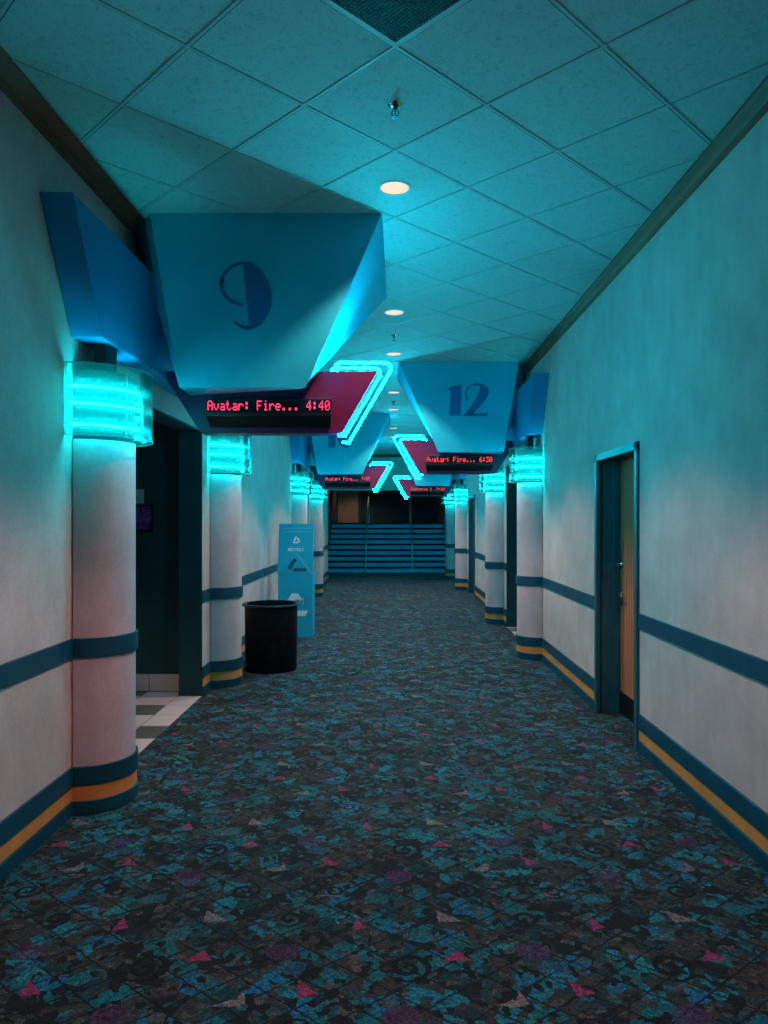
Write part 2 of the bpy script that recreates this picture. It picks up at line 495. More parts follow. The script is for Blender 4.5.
def side_wall(s):
    """one side of the corridor, with its entrance openings and doorways cut out"""
    bm = new(); x0 = wx(s); x1 = x0 + s*TH
    yend = 20.0 if s < 0 else YEND
    cuts = [(a, b_, HEAD) for a, b_ in OPEN[s]]
    if s > 0: cuts += [(a, b_, DOOR_TOP) for a, b_ in DOORS]
    cuts.sort()
    lo, hi = min(x0, x1), max(x0, x1)
    y = Y0
    for a, b_, z in cuts:
        add_box(bm, lo, y, -0.1, hi, a, H)
        add_box(bm, lo, a, z, hi, b_, H)
        y = b_
    add_box(bm, lo, y, -0.1, hi, yend, H)
    return bm, cuts, yend
RUNS = {}
for s, nm in ((-1, 'wall_left'), (1, 'wall_right')):
    bm, cuts, yend = side_wall(s)
    struct(nm, bm, M['wall'])
    runs = []; y = Y0
    cols = sorted([c for e in ENTR if e[0] == s for c in (e[1], e[2])])
    # bare wall stretches for rails and baseboards
    brk = [(a, b_) for a, b_, _ in cuts] + [(c - 0.244, c + 0.244) for c in cols]
    brk.sort()
    for a, b_ in brk:
        if a - y > 0.03: runs.append((y, a))
        y = max(y, b_)
    if yend - y > 0.03: runs.append((y, yend))
    RUNS[s] = runs

bm = new(); add_box(bm, -2.4, Y0 - 0.2, 0, 2.4, Y0, H); struct('wall_behind', bm, M['wall'])
# header over the stairs and the far stair hall
bm = new(); add_box(bm, -2.3, YEND, 2.53, 2.2, YEND + 0.2, H); struct('wall_header', bm, M['wall'])
bm = new(); add_box(bm, -2.3, 20.0, -0.1, -2.1, 28.0, H); add_box(bm, -2.1, 20.0, -0.1, XL - TH, 20.2, H)
struct('wall_stair_left', bm, M['end_wall'])
bm = new(); add_box(bm, XR, YEND, -0.1, XR + 0.2, 28.0, H); struct('wall_stair_right', bm, M['wall'])
bm = new(); add_box(bm, -2.3, 28.0, -0.1, 2.2, 28.2, H); struct('wall_stair_end', bm, M['end_wall'])

# baseboards (navy / orange / navy) and chair rails, run by run
BP = 0.014
def base_bands(bm, s, a, b_):
    x0 = wx(s)
    def slab(z0, z1, t, mi):
        lo, hi = sorted((x0, x0 - s*t)); add_box(bm, lo, a, z0, hi, b_, z1, mi)
    slab(0.0, 0.078, BP, 0); slab(0.078, 0.160, 0.006, 1); slab(0.160, 0.265, BP, 0)
for s, nm in ((-1, 'left'), (1, 'right')):
    bm = new(); bm2 = new()
    for a, b_ in RUNS[s]:
        base_bands(bm, s, a, b_)
        lo, hi = sorted((wx(s), wx(s) - s*BP)); add_box(bm2, lo, a, 0.860, hi, b_, 0.968)
    struct('baseboard_' + nm, bm, [M['blue_trim'], M['orange']], bevel=0.004)
    struct('trim_1' if s < 0 else 'trim_2', bm2, M['blue_trim'], bevel=0.004, label='navy chair rail along the %s wall' % nm)
# crown moulding: stepped profile, broken where the entrance canopies meet the wall
def crown_prof(s=0):
    w, c = {-1: (0.115, 0.060), 1: (0.050, 0.110), 0: (0.08, 0.09)}[s]
    return [(d*w, -z*c) for d, z in ((0, 0), (1, 0), (1, 0.16), (0.84, 0.22), (0.72, 0.46), (0.50, 0.68), (0.34, 0.74), (0.34, 0.94), (0.0, 1.0))]
def crown_run(bm, s, a, b_):
    x0 = wx(s)
    add_hull(bm, [(x0 - s*d, a, H + z) for d, z in crown_prof(s)], [(x0 - s*d, b_, H + z) for d, z in crown_prof(s)])
for s, nm in ((-1, 'trim_3'), (1, 'trim_4')):
    bm = new(); y = Y0
    for e in ENTR:
        if e[0] != s: continue
        crown_run(bm, s, y, e[3] + 0.10); y = e[3] + e[4] - 0.06
    crown_run(bm, s, y, 20.0 if s < 0 else YEND)
    struct(nm, bm, M['crown'], label='dark brown crown moulding along the %s wall' % ('left' if s < 0 else 'right'))
bm = new()
add_hull(bm, [(XL + 0.05, YEND - d, H + z) for d, z in crown_prof()], [(XR - 0.05, YEND - d, H + z) for d, z in crown_prof()])
struct('trim_5', bm, M['crown'], label='dark brown crown moulding across the header over the stairs')

# entrance alcoves: dark walls, low ceiling, tiled floor and tiled skirting
for i, (s, ya, yb, yf, wd) in enumerate(ENTR):
    a, b_ = ya + 0.53, yb - 0.52
    xa = wx(s) + s*TH; xb = wx(s) + s*1.75
    lo, hi = sorted((xa, xb))
    bm = new()
    add_box(bm, lo, b_ + 0.16, -0.1, hi, b_ + 0.30, 2.75)              # far side
    add_box(bm, lo, a - 0.30, -0.1, hi, a - 0.16, 2.75)                # near side
    l2, h2 = sorted((xb, xb + s*0.12)); add_box(bm, l2, a - 0.30, -0.1, h2, b_ + 0.30, 2.75)
    add_box(bm, lo, a - 0.16, 2.62, hi, b_ + 0.16, 2.75)
    j0, j1 = sorted((wx(s) + s*0.002, xa + s*0.004))                    # painted jamb linings
    add_box(bm, j0, b_ - 0.012, 0.0, j1, b_, HEAD); add_box(bm, j0, a, 0.0, j1, a + 0.012, HEAD)
    add_box(bm, j0, a, HEAD - 0.012, j1, b_, HEAD)
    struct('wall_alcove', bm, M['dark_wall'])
    bm = new(); f0, f1 = sorted((wx(s), xb)); add_box(bm, f0, a - 0.16, -0.1, f1, b_ + 0.16, -0.001)
    struct('floor_alcove', bm, M['tile'])
    bm = new()
    n = 4
    for k in range(n):                                                  # row of skirting tiles
        x_0 = xa + s*0.33*k + s*0.004; x_1 = xa + s*0.33*(k+1) - s*0.004
        c0, c1 = sorted((x_0, x_1)); add_box(bm, c0, b_ + 0.145, 0.006, c1, b_ + 0.16, 0.165)
    c0, c1 = sorted((xa, xa + s*1.32)); add_box(bm, c0, b_ + 0.15, 0.0, c1, b_ + 0.16, 0.168, 1)
    l = bpy.data.lights.new('alcove_downlight', 'SPOT'); l.energy = 40; l.color = (1.0, 0.72, 0.66)
    l.spot_size = math.radians(80); l.spot_blend = 0.5; l.shadow_soft_size = 0.08
    o = bpy.data.objects.new('alcove_downlight', l); C.objects.link(o); o.location = (wx(s) + s*0.75, (a + b_)/2 - 0.2, 2.60)
    struct('baseboard_alcove', bm, [M['tile_base'], M['grout']])

# ------------------------------------------------------------------ columns and their neon lamps
COL_R = 0.245
def make_column():
    t = thing('column', '', 'column', group='half round wall columns beside the entrances'); t['kind'] = 'structure'
    bm = new(); half_round(bm, [(0.0, 0.0), (COL_R, 0.0), (COL_R, 2.06), (0.0, 2.06)]); obj('shaft', bm, M['column'], t)
    bm = new(); half_round(bm, [(0.0, 2.06), (COL_R - 0.004, 2.06), (COL_R - 0.004, 2.445), (0.0, 2.445)]); obj('dimmed_shaft_top', bm, M['dimmed_shaft_top'], t)  # shaft inside the lamp shade, coloured near-black to hold down the neon glow
    r = COL_R
    bm = new(); half_round(bm, [(r, 0.860), (r + BP, 0.860), (r + BP, 0.968), (r, 0.968)]); obj('chair_rail', bm, M['blue_trim'], t, bevel=0.004)
    bm = new(); half_round(bm, [(r, 0.0), (r + BP, 0.0), (r + BP, 0.078), (r, 0.078)])
    half_round(bm, [(r, 0.160), (r + BP, 0.160), (r + BP, 0.265), (r, 0.265)]); p = obj('base', bm, M['blue_trim'], t, bevel=0.004)
    bm = new(); half_round(bm, [(r, 0.078), (r + 0.006, 0.078), (r + 0.006, 0.160), (r, 0.160)]); o = obj('stripe', bm, M['orange'], p)
    o['label'] = 'orange stripe between the navy bands'
    return t
RS = 0.34
def make_lamp():
    t = thing('neon_wall_lamp', '', 'lamp', group='neon column lamps')
    z0, z1 = 2.07, 2.465
    bm = new()
    half_round(bm, [(RS - 0.006, z0), (RS, z0), (RS, z1), (RS - 0.006, z1)], 48)
    sh = obj('lamp_shade', bm, M['shade'], t); sh['label'] = 'clear curved acrylic shade'
    bm = new()
    for z in (z0, z1 - 0.008): half_round(bm, [(RS, z), (RS + 0.004, z), (RS + 0.004, z + 0.008), (RS, z + 0.008)], 48)
    for a in (-0.62, 0.62):                                           # moulded seams down the shade
        c, s_ = math.cos(a), math.sin(a)
        add_tube(bm, [(0.006 + (RS+0.002)*c, (RS+0.002)*s_, z0), (0.006 + (RS+0.002)*c, (RS+0.002)*s_, z1)], 0.004, 6)
    for y in (-RS, RS): add_box(bm, 0.004, y - 0.005, z0, 0.014, y + 0.005, z1)
    obj('shade_edge', bm, M['edge'], sh)
    for z in (2.335, 2.243, 2.128):
        bm = new(); pts = []
        R = 0.300
        pts.append((0.012, -R + 0.008, z + 0.012))
        for k in range(29):
            a = -PI/2 + 0.06 + (PI - 0.12)*k/28
            pts.append((0.012 + R*math.cos(a), R*math.sin(a), z - 0.014*k/28 + 0.007))
        pts.append((0.012, R - 0.008, z - 0.022))
        add_tube(bm, pts, 0.0085, 8); obj('neon_tube', bm, M['neon'], t)
    bm = new(); add_box(bm, 0.065, -0.115, 2.445, 0.135, 0.06, 2.612); obj('bracket', bm, M['black'], t, bevel=0.004)
    for z in (2.335, 2.243, 2.128):                                     # little stand-offs that hold the tubes
        for a in (-0.9, 0.0, 0.9):
            c, s_ = math.cos(a), math.sin(a)
            bm = new(); add_tube(bm, [(0.006 + COL_R*c, COL_R*s_, z), (0.006 + 0.296*c, 0.296*s_, z)], 0.003, 6)
            obj('tube_support', bm, M['edge'], t)
    return t
COLN = [
 (-1, 4.27, 'nearest half round column, pinkish grey, in front of the white tiled entrance', 'nearest and largest cyan neon lamp, hanging under the blue wing of sign 9'),
 (-1, 7.305, 'half round column standing beside the black trash can', 'cyan neon lamp on the column beside the black trash can'),
 (1, 8.72, 'half round column next to the wooden door, on its far side', 'cyan neon lamp below the blue wing of sign 12, beyond the wooden door'),
 (1, 11.70, 'half round column on the far side of the dark entrance under sign 12', 'cyan neon lamp on the column just behind sign 12'),
 (-1, 12.97, 'half round column behind the blue recycling bin, near side of the entrance under sign 10', 'cyan neon lamp below the wing of sign 10, the nearer of its two'),
 (-1, 15.85, 'farthest half round column on the trash can side, beyond the entrance under sign 10', 'farthest cyan neon lamp on the trash can side of the corridor'),
 (1, 17.40, 'half round column just past the far dark doorway, under the farthest sign', 'cyan neon lamp beside the farthest sign, past the far dark doorway'),
 (1, 20.70, 'farthest half round column on the wooden door side, next to the stairs', 'farthest and smallest cyan neon lamp on the wooden door side, next to the stairs'),
]
proto = make_column(); protoL = make_lamp()
for i, (s, y, lc, ll) in enumerate(COLN):
    loc = (wx(s), y, 0); rz = 0.0 if s < 0 else PI
    if i == 0:
        proto.location = loc; proto['label'] = lc; protoL.location = loc; protoL['label'] = ll
    else:
        dup(proto, loc, rz, lc); dup(protoL, loc, rz, ll)

# ------------------------------------------------------------------ numerals
def stroke(pts, ws):
    """outline of a polyline with a width at every point"""
    L, R = [], []
    for i, (x, y) in enumerate(pts):
        a = pts[max(i-1, 0)]; b_ = pts[min(i+1, len(pts)-1)]
        dx, dy = b_[0]-a[0], b_[1]-a[1]; l = math.hypot(dx, dy) or 1
        nx, ny = -dy/l*ws[i]/2, dx/l*ws[i]/2
        L.append((x+nx, y+ny)); R.append((x-nx, y-ny))
    return [[L[i], L[i+1], R[i+1], R[i]] for i in range(len(pts)-1)]
def ell(a, b_, t0, t1, n, cx=0, cy=0, tilt=0.0):
    out = []
    for k in range(n+1):
        t = math.radians(t0 + (t1-t0)*k/n); x, y = a*math.cos(t), b_*math.sin(t)
        out.append((cx + x*math.cos(tilt) - y*math.sin(tilt), cy + x*math.sin(tilt) + y*math.cos(tilt)))
    return out
def fan(poly): return [poly]
def glyph_9():
    T = math.radians(5.5)
    polys = [ell(24.7, 34.2, 90, -90, 32, 0, 0, T)]                                     # solid right half
    loop = ell(23.2, 33.0, 92, 180, 14, 0, 0, T) 
    loop = ell(23.2, 21.0, 90, 262, 26, -1.8, 12.2, T)
    w = [2.6 + 1.0*math.sin(PI*k/26) for k in range(27)]
    polys += stroke(loop, w)
    tail = ell(22.0, 32.6, 226, 272, 12, 0, 0, T)
    polys += stroke(tail, [1.2 + 2.6*k/12 for k in range(13)])
    return polys, 0.00642
def z12(pts): return [((x - 375)/3.84, -(y - 192)/3.84) for x, y in pts]
def glyph_1():
    return [z12([(303, 252), (347, 252), (352, 131), (309, 150)]), z12([(288, 157), (309, 152), (352, 131), (310, 141)])]
def glyph_2():
    arc = [(376, 192), (369, 180), (367, 165), (373, 149), (386, 137), (404, 131), (426, 133)]
    out = stroke(z12(arc), [2.4, 1.7, 1.5, 1.5, 1.6, 1.8, 2.6])
    out.append(z12([(424, 130), (444, 136), (456, 150), (456, 168), (446, 187), (428, 209), (410, 229), (392, 248), (357, 253), (386, 219), (407, 187), (419, 160)]))
    out.append(z12([(388, 244), (440, 244), (455, 240), (450, 254), (357, 254)]))
    return out
def glyph_0(dx=13.0):
    left = ell(13, 15.8, 90, 270, 20, dx, 0)
    return [left] + stroke(ell(12, 14.8, -90, 90, 18, dx, 0), [2.6]*19)

FONT = {
 'A': "01110 10001 10001 11111 10001 10001 10001", 'v': "00000 00000 10001 10001 10001 01010 00100",
 'a': "00000 00000 01110 00001 01111 10001 01111", 't': "01000 01000 11100 01000 01000 01001 00110",
 'r': "00000 00000 10110 11001 10000 10000 10000", ':': "00000 01100 01100 00000 01100 01100 00000",
 'F': "11111 10000 10000 11110 10000 10000 10000", 'i': "00100 00000 01100 00100 00100 00100 01110",
 'e': "00000 00000 01110 10001 11111 10000 01110", '.': "00000 00000 00000 00000 00000 01100 01100",
 '4': "00010 00110 01010 10010 11111 00010 00010", '0': "01110 10001 10011 10101 11001 10001 01110",
 '6': "00110 01000 10000 11110 10001 10001 01110", '3': "11111 00010 00100 00010 00001 10001 01110",
 '7': "11111 00001 00010 00100 01000 01000 01000", '5': "11111 10000 11110 00001 00001 10001 01110",
 '2': "01110 10001 00001 00010 00100 01000 11111", 'Z': "11111 00001 00010 00100 01000 10000 11111",
 'o': "00000 00000 01110 10001 10001 10001 01110", 'p': "00000 00000 11110 10001 11110 10000 10000", ' ': "00000 "*7}
def led_text(parent, led, text, x0, x1, z0, z1, y):
    n = len(text)*6 - 1
    dx = (x1 - x0)/n; dz = (z1 - z0)/7
    for ci, ch in enumerate(text):
        if ch == ' ': continue
        bm = new()
        for r, row in enumerate(FONT[ch].split()):
            for c, bit in enumerate(row):
                if bit == '1':
                    xa = x0 + (ci*6 + c)*dx; za = z1 - (r+1)*dz
                    add_box(bm, xa, y - 0.003, za + 0.04*dz, xa + dx*0.96, y, za + dz*0.96)
        obj('display_character', bm, led, parent)

# ------------------------------------------------------------------ entrance signs
def make_sign(s, yf, wd, ycol, ycol2, polys, k, cpx, text, led, label, numlabel):
    X0 = wx(s)
    t = thing('entrance_sign', label, 'sign', (X0, yf, HEAD), group='hanging entrance signs')
    zt = H - 0.002 - HEAD
    def L(x): return s*x - X0            # distance from the centre line -> local x
    zb = 2.476 - HEAD
    # fascia: tapering front, underside sweeping back up to the ceiling, chamfered to the wall
    front = [(L(0.07), zt), (L(0.565), zb), (L(1.385), zb), (L(1.575), zt)]
    bm = new()
    F = [bm.verts.new((x, 0, z)) for x, z in front]
    B1 = bm.verts.new((L(0.055), wd, zt)); B2 = bm.verts.new((L(abs(X0) - 0.004), wd, zt))
    W1 = bm.verts.new((L(abs(X0) - 0.004), 0.26, zt)); W2 = bm.verts.new((L(1.395), 0.30, zb))
    G = bm.verts.new((L(0.60), 0.06, zb))
    bm.faces.new(F)
    bm.faces.new((F[0], B1, G, F[1]))                         # side towards the centre
    bm.faces.new((F[2], W2, W1, F[3]))                        # chamfer to the wall
    bm.faces.new((F[1], G, W2, F[2]))                         # bottom edge
    bm.faces.new((G, B1, B2, W2)); bm.faces.new((W2, B2, W1))  # raking underside
    bm.faces.new((F[0], F[3], W1, B2, B1))
    fa = obj('fascia', bm, M['sign_blue'], t)
    if polys:
        bm = new()
        for p in polys:
            add_prism_y(bm, [((cpx[0] - X0 + q_[0]*k), cpx[1] - HEAD + q_[1]*k) for q_ in p], -0.007, -0.0002)
        o = obj('numeral', bm, M['numeral'], fa); o['label'] = numlabel
    # wing: slanted blue slab on the wall above both columns
    bm = new()
    za, zc = 2.615 - HEAD, 3.245 - HEAD
    y_n, y_f = ycol - yf, ycol2 - yf
    prof = [(y_n - 0.255, za), (y_n - 0.62, zc), (y_f + 0.62, zc), (y_f + 0.255, za)]
    x_a, x_b = sorted((-s*0.003, -s*0.170)); add_prism_x(bm, prof, x_a, x_b)
    obj('wing_panel', bm, M['wing_blue'], t, bevel=0.003)
    # marquee: slanted magenta panel hung below, behind the front
    yp = 0.384
    pan = [(L(0.106), 2.658 - HEAD), (L(0.357), 2.225 - HEAD), (L(1.345), 2.225 - HEAD), (L(1.585), 2.600 - HEAD), (L(1.585), 2.658 - HEAD)]
    bm = new(); add_prism_y(bm, pan, yp, yp + 0.16)
    mp = obj('marquee_panel', bm, M['maroon'], t, bevel=0.003)
    bm = new(); a_, b_ = sorted((L(0.75), L(1.30))); add_box(bm, a_, yp + 0.165, 2.40 - HEAD, b_, yp + 0.30, 2.80 - HEAD); obj('hanger', bm, M['black'], mp)
    a_, b_ = sorted((L(0.424), L(1.292)))
    bm = new()
    add_hull(bm, [(a_, yp - 0.001, 2.455 - HEAD), (a_, yp - 0.075, 2.455 - HEAD), (a_, yp - 0.075, 2.335 - HEAD), (a_ + 0.012, yp - 0.001, 2.262 - HEAD)],
                 [(b_, yp - 0.001, 2.455 - HEAD), (b_, yp - 0.075, 2.455 - HEAD), (b_, yp - 0.075, 2.335 - HEAD), (b_ - 0.012, yp - 0.001, 2.262 - HEAD)])
    hs = obj('display_housing', bm, M['black'], mp, bevel=0.003)
    bm = new(); add_box(bm, a_ + 0.008, yp - 0.078, 2.360 - HEAD, b_ - 0.008, yp - 0.0752, 2.446 - HEAD); obj('display_screen', bm, M['screen'], mp)
    led_text(mp, led, text, a_ + 0.014, b_ - 0.010, 2.372 - HEAD, 2.440 - HEAD, yp - 0.0785)
    # two neon tubes along the top and the slanted end, turned back at the ends
    def off(o_, yy, start, tail):
        # panel corner at (0.106, 2.658), slanted edge down to (0.357, 2.225)
        ex, ez = 0.251, -0.433; l = math.hypot(ex, ez); ex /= l; ez /= l
        nx, nz = ez, -ex                               # outward (towards the centre line)
        zt_ = 2.658 + o_
        # corner of the two offset lines
        p0 = (0.106 + nx*o_, 2.658 + nz*o_); tpar = (zt_ - p0[1])/ez
        cx, cz = p0[0] + ex*tpar, zt_
        R = 0.10
        # rounded corner
        ang = math.acos(max(-1, min(1, 1*ex))); tl = R/math.tan((PI - math.acos(-ex*(-1)*-1))/2) if False else R*0.9
        A = Vector((cx + tl, cz)); B = Vector((cx + ex*tl, cz + ez*tl)); K = Vector((cx, cz))
        pts = [Vector((start, zt_ - 0.05)), Vector((start, zt_ - 0.012)), Vector((start - 0.02, zt_))]
        pts += [A*(1-f)**2 + K*2*f*(1-f) + B*f*f for f in [i/8 for i in range(9)]]
        e = Vector((0.357 + nx*o_ + ex*tail, 2.225 + nz*o_ + ez*tail))
        pts.append(e)
        out = [(L(p.x), yy, p.y - HEAD) for p in pts]
        out[0] = (out[0][0], yy + 0.06, out[0][2]); 
        out.append((out[-1][0] , yy + 0.02, out[-1][2] - 0.004)); out.append((out[-1][0] + 0.05*(1 if s > 0 else -1), yy + 0.07, out[-1][2] + 0.01))
        return out
    for o_, yy, st, tl in ((0.026, yp + 0.02, 0.43, 0.0), (0.070, yp + 0.05, 0.40, 0.025)):
        bm = new(); add_tube(bm, off(o_, yy, st, tl), 0.0085, 10); obj('neon_tube', bm, M['neon_edge'], t)
                                                      # clips that hold the tubes off the panel
    for f in (0.15, 0.5, 0.85):
        x_, z_ = 0.106 + 0.251*f, 2.658 - 0.433*f
        bm = new(); add_tube(bm, [(L(x_ + 0.0), yp + 0.05, z_ - HEAD), (L(x_ - 0.07), yp + 0.05, z_ + 0.04 - HEAD)], 0.006, 6); obj('tube_clip', bm, M['edge'], t)
    for x_ in (0.2, 0.38):
        bm = new(); add_tube(bm, [(L(x_), yp + 0.05, 2.655 - HEAD), (L(x_), yp + 0.05, 2.735 - HEAD)], 0.006, 6); obj('tube_clip', bm, M['edge'], t)
    return t
def px_to(px, py, y): return ((px - 393)*y/735, CAM_Z + (521 - py)*y/735)
p9, k9 = glyph_9()
E = ENTR
make_sign(-1, E[0][3], E[0][4], E[0][1], E[0][2], p9, k9, px_to(246.3, 296, E[0][3]), 'Avatar: Fire... 4:40', M['led_pink'],
          'large blue entrance sign 9 with neon edge and pink film times, nearest of the signs', 'dark blue numeral 9')
p12 = glyph_1() + glyph_2()
make_sign(1, E[1][3], E[1][4], E[1][1], E[1][2], p12, 0.0124, px_to(467.7, 400, E[1][3]), 'Avatar: Fire... 6:30', M['led_red'],
          'blue entrance sign 12 with neon edge and red film times', 'dark blue numeral 12')
p10 = [[(x, z) for x, z in p] for p in glyph_1()] + glyph_0(9.0)
make_sign(-1, E[2][3], E[2][4], E[2][1], E[2][2], p10, 0.0118, px_to(340, 437.5, E[2][3]), 'Avatar: Fire... 7:05', M['led_pink'],
          'blue entrance sign 10 with neon edge, hanging behind sign 9', 'dark blue numeral 10')
make_sign(1, E[3][3], E[3][4], E[3][1], E[3][2], None, 1, (0, 0), 'Zootopia 2  7:20', M['led_red'],
          'farthest entrance sign with neon edge, half hidden behind sign 12', '')

# ------------------------------------------------------------------ doors on the right wall
def make_door(name, y0, y1, lab):
    bm = new(); fw, ft = 0.055, 0.022
    x0, x1 = XR - ft, XR + 0.012
    for a, b_ in ((y0 - 0.004, y0 + fw), (y1 - fw, y1 + 0.004)): add_box(bm, x0, a, 0.001, x1, b_, DOOR_TOP)
    add_box(bm, x0, y0 - 0.004, DOOR_TOP - fw, x1, y1 + 0.004, DOOR_TOP + 0.004)
    # deep reveal lined to the leaf
    for a, b_ in ((y0, y0 + 0.04), (y1 - 0.04, y1)): add_box(bm, x1, a, 0.001, XR + 0.235, b_, DOOR_TOP - 0.004)
    add_box(bm, x1, y0, DOOR_TOP - 0.044, XR + 0.235, y1, DOOR_TOP - 0.004)
    for a, b_ in ((y0 + 0.04, y0 + 0.055), (y1 - 0.055, y1 - 0.04)): add_box(bm, XR + 0.12, a, 0.001, XR + 0.175, b_, DOOR_TOP - 0.044)
    fr = obj(name, bm, M['frame'], bevel=0.003); fr['kind'] = 'structure'; fr['label'] = lab
    la, lb = y0 + 0.043, y1 - 0.043
    bm = new(); add_box(bm, XR + 0.18, la, 0.012, XR + 0.225, lb, DOOR_TOP - 0.048); lf = obj('door_leaf', bm, M['wood'], fr, bevel=0.002)
    lf['label'] = 'wood veneer door leaf'
    bm = new(); add_box(bm, XR + 0.176, la + 0.01, 0.014, XR + 0.1799, lb - 0.01, 0.19); obj('kick_plate', bm, M['black'], lf)
    hy, hz = lb - 0.075, 1.005
    bm = new()
    n0 = len(bm.verts)
    def xlathe(prof, yc, zc, nn=20):
        cols = []
        for k in range(nn):
            a = 2*PI*k/nn
            cols.append([bm.verts.new((XR + 0.18 - d, yc + r*math.cos(a), zc + r*math.sin(a))) for r, d in prof])
        for k in range(nn):
            A, B = cols[k], cols[(k+1) % nn]
            for i in range(len(prof)-1):
                f = bm.faces.new((A[i], B[i], B[i+1], A[i+1])); f.smooth = True
    xlathe([(0.036, 0.0), (0.036, 0.008), (0.028, 0.014), (0.012, 0.018), (0.011, 0.05), (0.0005, 0.052)], hy, hz)
    add_tube(bm, [(XR + 0.135, hy + 0.005, hz), (XR + 0.128, hy - 0.03, hz), (XR + 0.128, hy - 0.12, hz - 0.006), (XR + 0.137, hy - 0.135, hz - 0.006)], 0.010, 10)
    add_box(bm, XR + 0.172, hy - 0.012, hz - 0.10, XR + 0.1799, hy + 0.012, hz - 0.04)
    o = obj('door_handle', bm, M['chrome'], lf); o['label'] = 'chrome lever handle'
    bm = new(); xlathe([(0.030, 0.0), (0.030, 0.012), (0.022, 0.022), (0.0005, 0.024)], hy, 1.25)
    add_box(bm, XR + 0.135, hy - 0.006, 1.235, XR + 0.158, hy + 0.006, 1.265)
    o = obj('deadbolt', bm, M['chrome'], lf); o['label'] = 'chrome deadbolt'
make_door('door_1', *DOORS[0], 'wooden door in a deep teal frame on the right wall, nearest')
make_door('door_2', *DOORS[1], 'narrow dark doorway on the right wall before the farthest sign')

# ------------------------------------------------------------------ ceiling fittings
def make_downlight():
    t = thing('ceiling_light', '', 'ceiling light', group='recessed downlights along the ceiling')
    bm = new(); add_lathe(bm, [(0.084, -0.001), (0.086, -0.007), (0.096, -0.006), (0.099, -0.001)], 40); obj('trim_ring', bm, M['white'], t)
    bm = new(); add_lathe(bm, [(0.0005, -0.0025), (0.04, -0.003), (0.0845, -0.0025), (0.0845, -0.0005), (0.0005, -0.0005)], 40); o = obj('lens', bm, M['lens'], t); o['label'] = 'warm white glowing lens'
    return t
DL = []
y = VY + 1.5*DIAG
for i in range(7):
    DL.append(y); y += DIAG*(3 if i % 2 == 0 else 2)
names = ['nearest and largest round downlight in the ceiling, above sign 9', 'second round downlight along the ceiling', 'third round downlight along the ceiling',
         'fourth round downlight along the ceiling', 'fifth round downlight along the ceiling', 'sixth round downlight along the ceiling',
         'farthest and smallest round downlight along the ceiling']
pd = make_downlight()
for i, y in enumerate(DL):
    if i == 0: pd.location = (0.01, y, H); pd['label'] = names[0]
    else: dup(pd, (0.01, y, H), 0, names[i])
def spot(y, e, col=(1.0, 0.56, 0.46), cone=98, blend=0.35, x=0.01):
    l = bpy.data.lights.new('downlight_beam', 'SPOT'); l.energy = e; l.color = col
    l.spot_size = math.radians(cone); l.spot_blend = blend; l.shadow_soft_size = 0.075
    o = bpy.data.objects.new('downlight_beam', l); C.objects.link(o); o.location = (x, y, H - 0.012)
SP_E = 240
for i, y in enumerate(DL): spot(y, SP_E * (1.0 if i else 0.75))
spot(VY - 1.5*DIAG, 230, (1.0, 0.42, 0.42), 110, 0.3)       # the next fitting towards the camera, above the frame

def make_sprinkler():
    t = thing('sprinkler', '', 'sprinkler', group='ceiling sprinkler heads')
    bm = new(); add_lathe(bm, [(0.0005, -0.012), (0.018, -0.012), (0.024, -0.010), (0.034, -0.003), (0.036, -0.0005)], 28); obj('escutcheon', bm, M['chrome'], t)
    bm = new(); add_tube(bm, [(0, 0, -0.012), (0, 0, -0.028)], 0.011, 12)
    for sx in (-1, 1): add_tube(bm, [(sx*0.010, 0, -0.026), (sx*0.017, 0, -0.040), (sx*0.012, 0, -0.054), (0, 0, -0.060)], 0.003, 6)
    add_tube(bm, [(0, 0, -0.028), (0, 0, -0.058)], 0.003, 6); obj('sprinkler_body', bm, M['black'], t)
    bm = new(); add_lathe(bm, [(0.0005, -0.0595), (0.019, -0.0605), (0.019, -0.062), (0.0005, -0.063)], 20); obj('deflector', bm, M['black'], t)
    return t
ps = make_sprinkler()
for i, (k_, lab) in enumerate(((0.5, 'nearest sprinkler head in the ceiling, between the dark vent and the first downlight'), (5.5, 'second sprinkler head along the ceiling, beyond the second downlight'), (10.5, 'farthest sprinkler head in the ceiling'))):
    loc = (0.01, VY + k_*DIAG, H)
    if i == 0: ps.location = loc; ps['label'] = lab
    else: dup(ps, loc, 0, lab)

v_ = thing('ceiling_vent', 'dark square air vent set diagonally in the tiled ceiling', 'vent', (0.01, VY - 0.5*DIAG, H), math.radians(45))
hs_ = TILE/2 - 0.012
bm = new()
for a in range(4):
    c, s_ = math.cos(a*PI/2), math.sin(a*PI/2)
    P4 = [(-hs_, -hs_), (hs_, -hs_), (hs_ - 0.013, -hs_ + 0.013), (-hs_ + 0.013, -hs_ + 0.013)]
    P4 = [(x*c - y*s_, x*s_ + y*c) for x, y in P4]
    add_prism_z(bm, P4, -0.010, -0.001)
obj('vent_frame', bm, M['grid'], v_)
bm = new(); g = hs_ - 0.013
add_box(bm, -g, -g, -0.002, g, g, -0.0012)
obj('vent_backing', bm, M['black'], v_)
bm = new(); nn = 36
for k in range(nn):
    p = -g + (k + 0.5)*2*g/nn
    add_box(bm, -g, p - 0.0035, -0.007, g, p + 0.0035, -0.0022)
    add_box(bm, p - 0.0035, -g, -0.0075, p + 0.0035, g, -0.0022)
obj('grille', bm, M['vent'], v_)

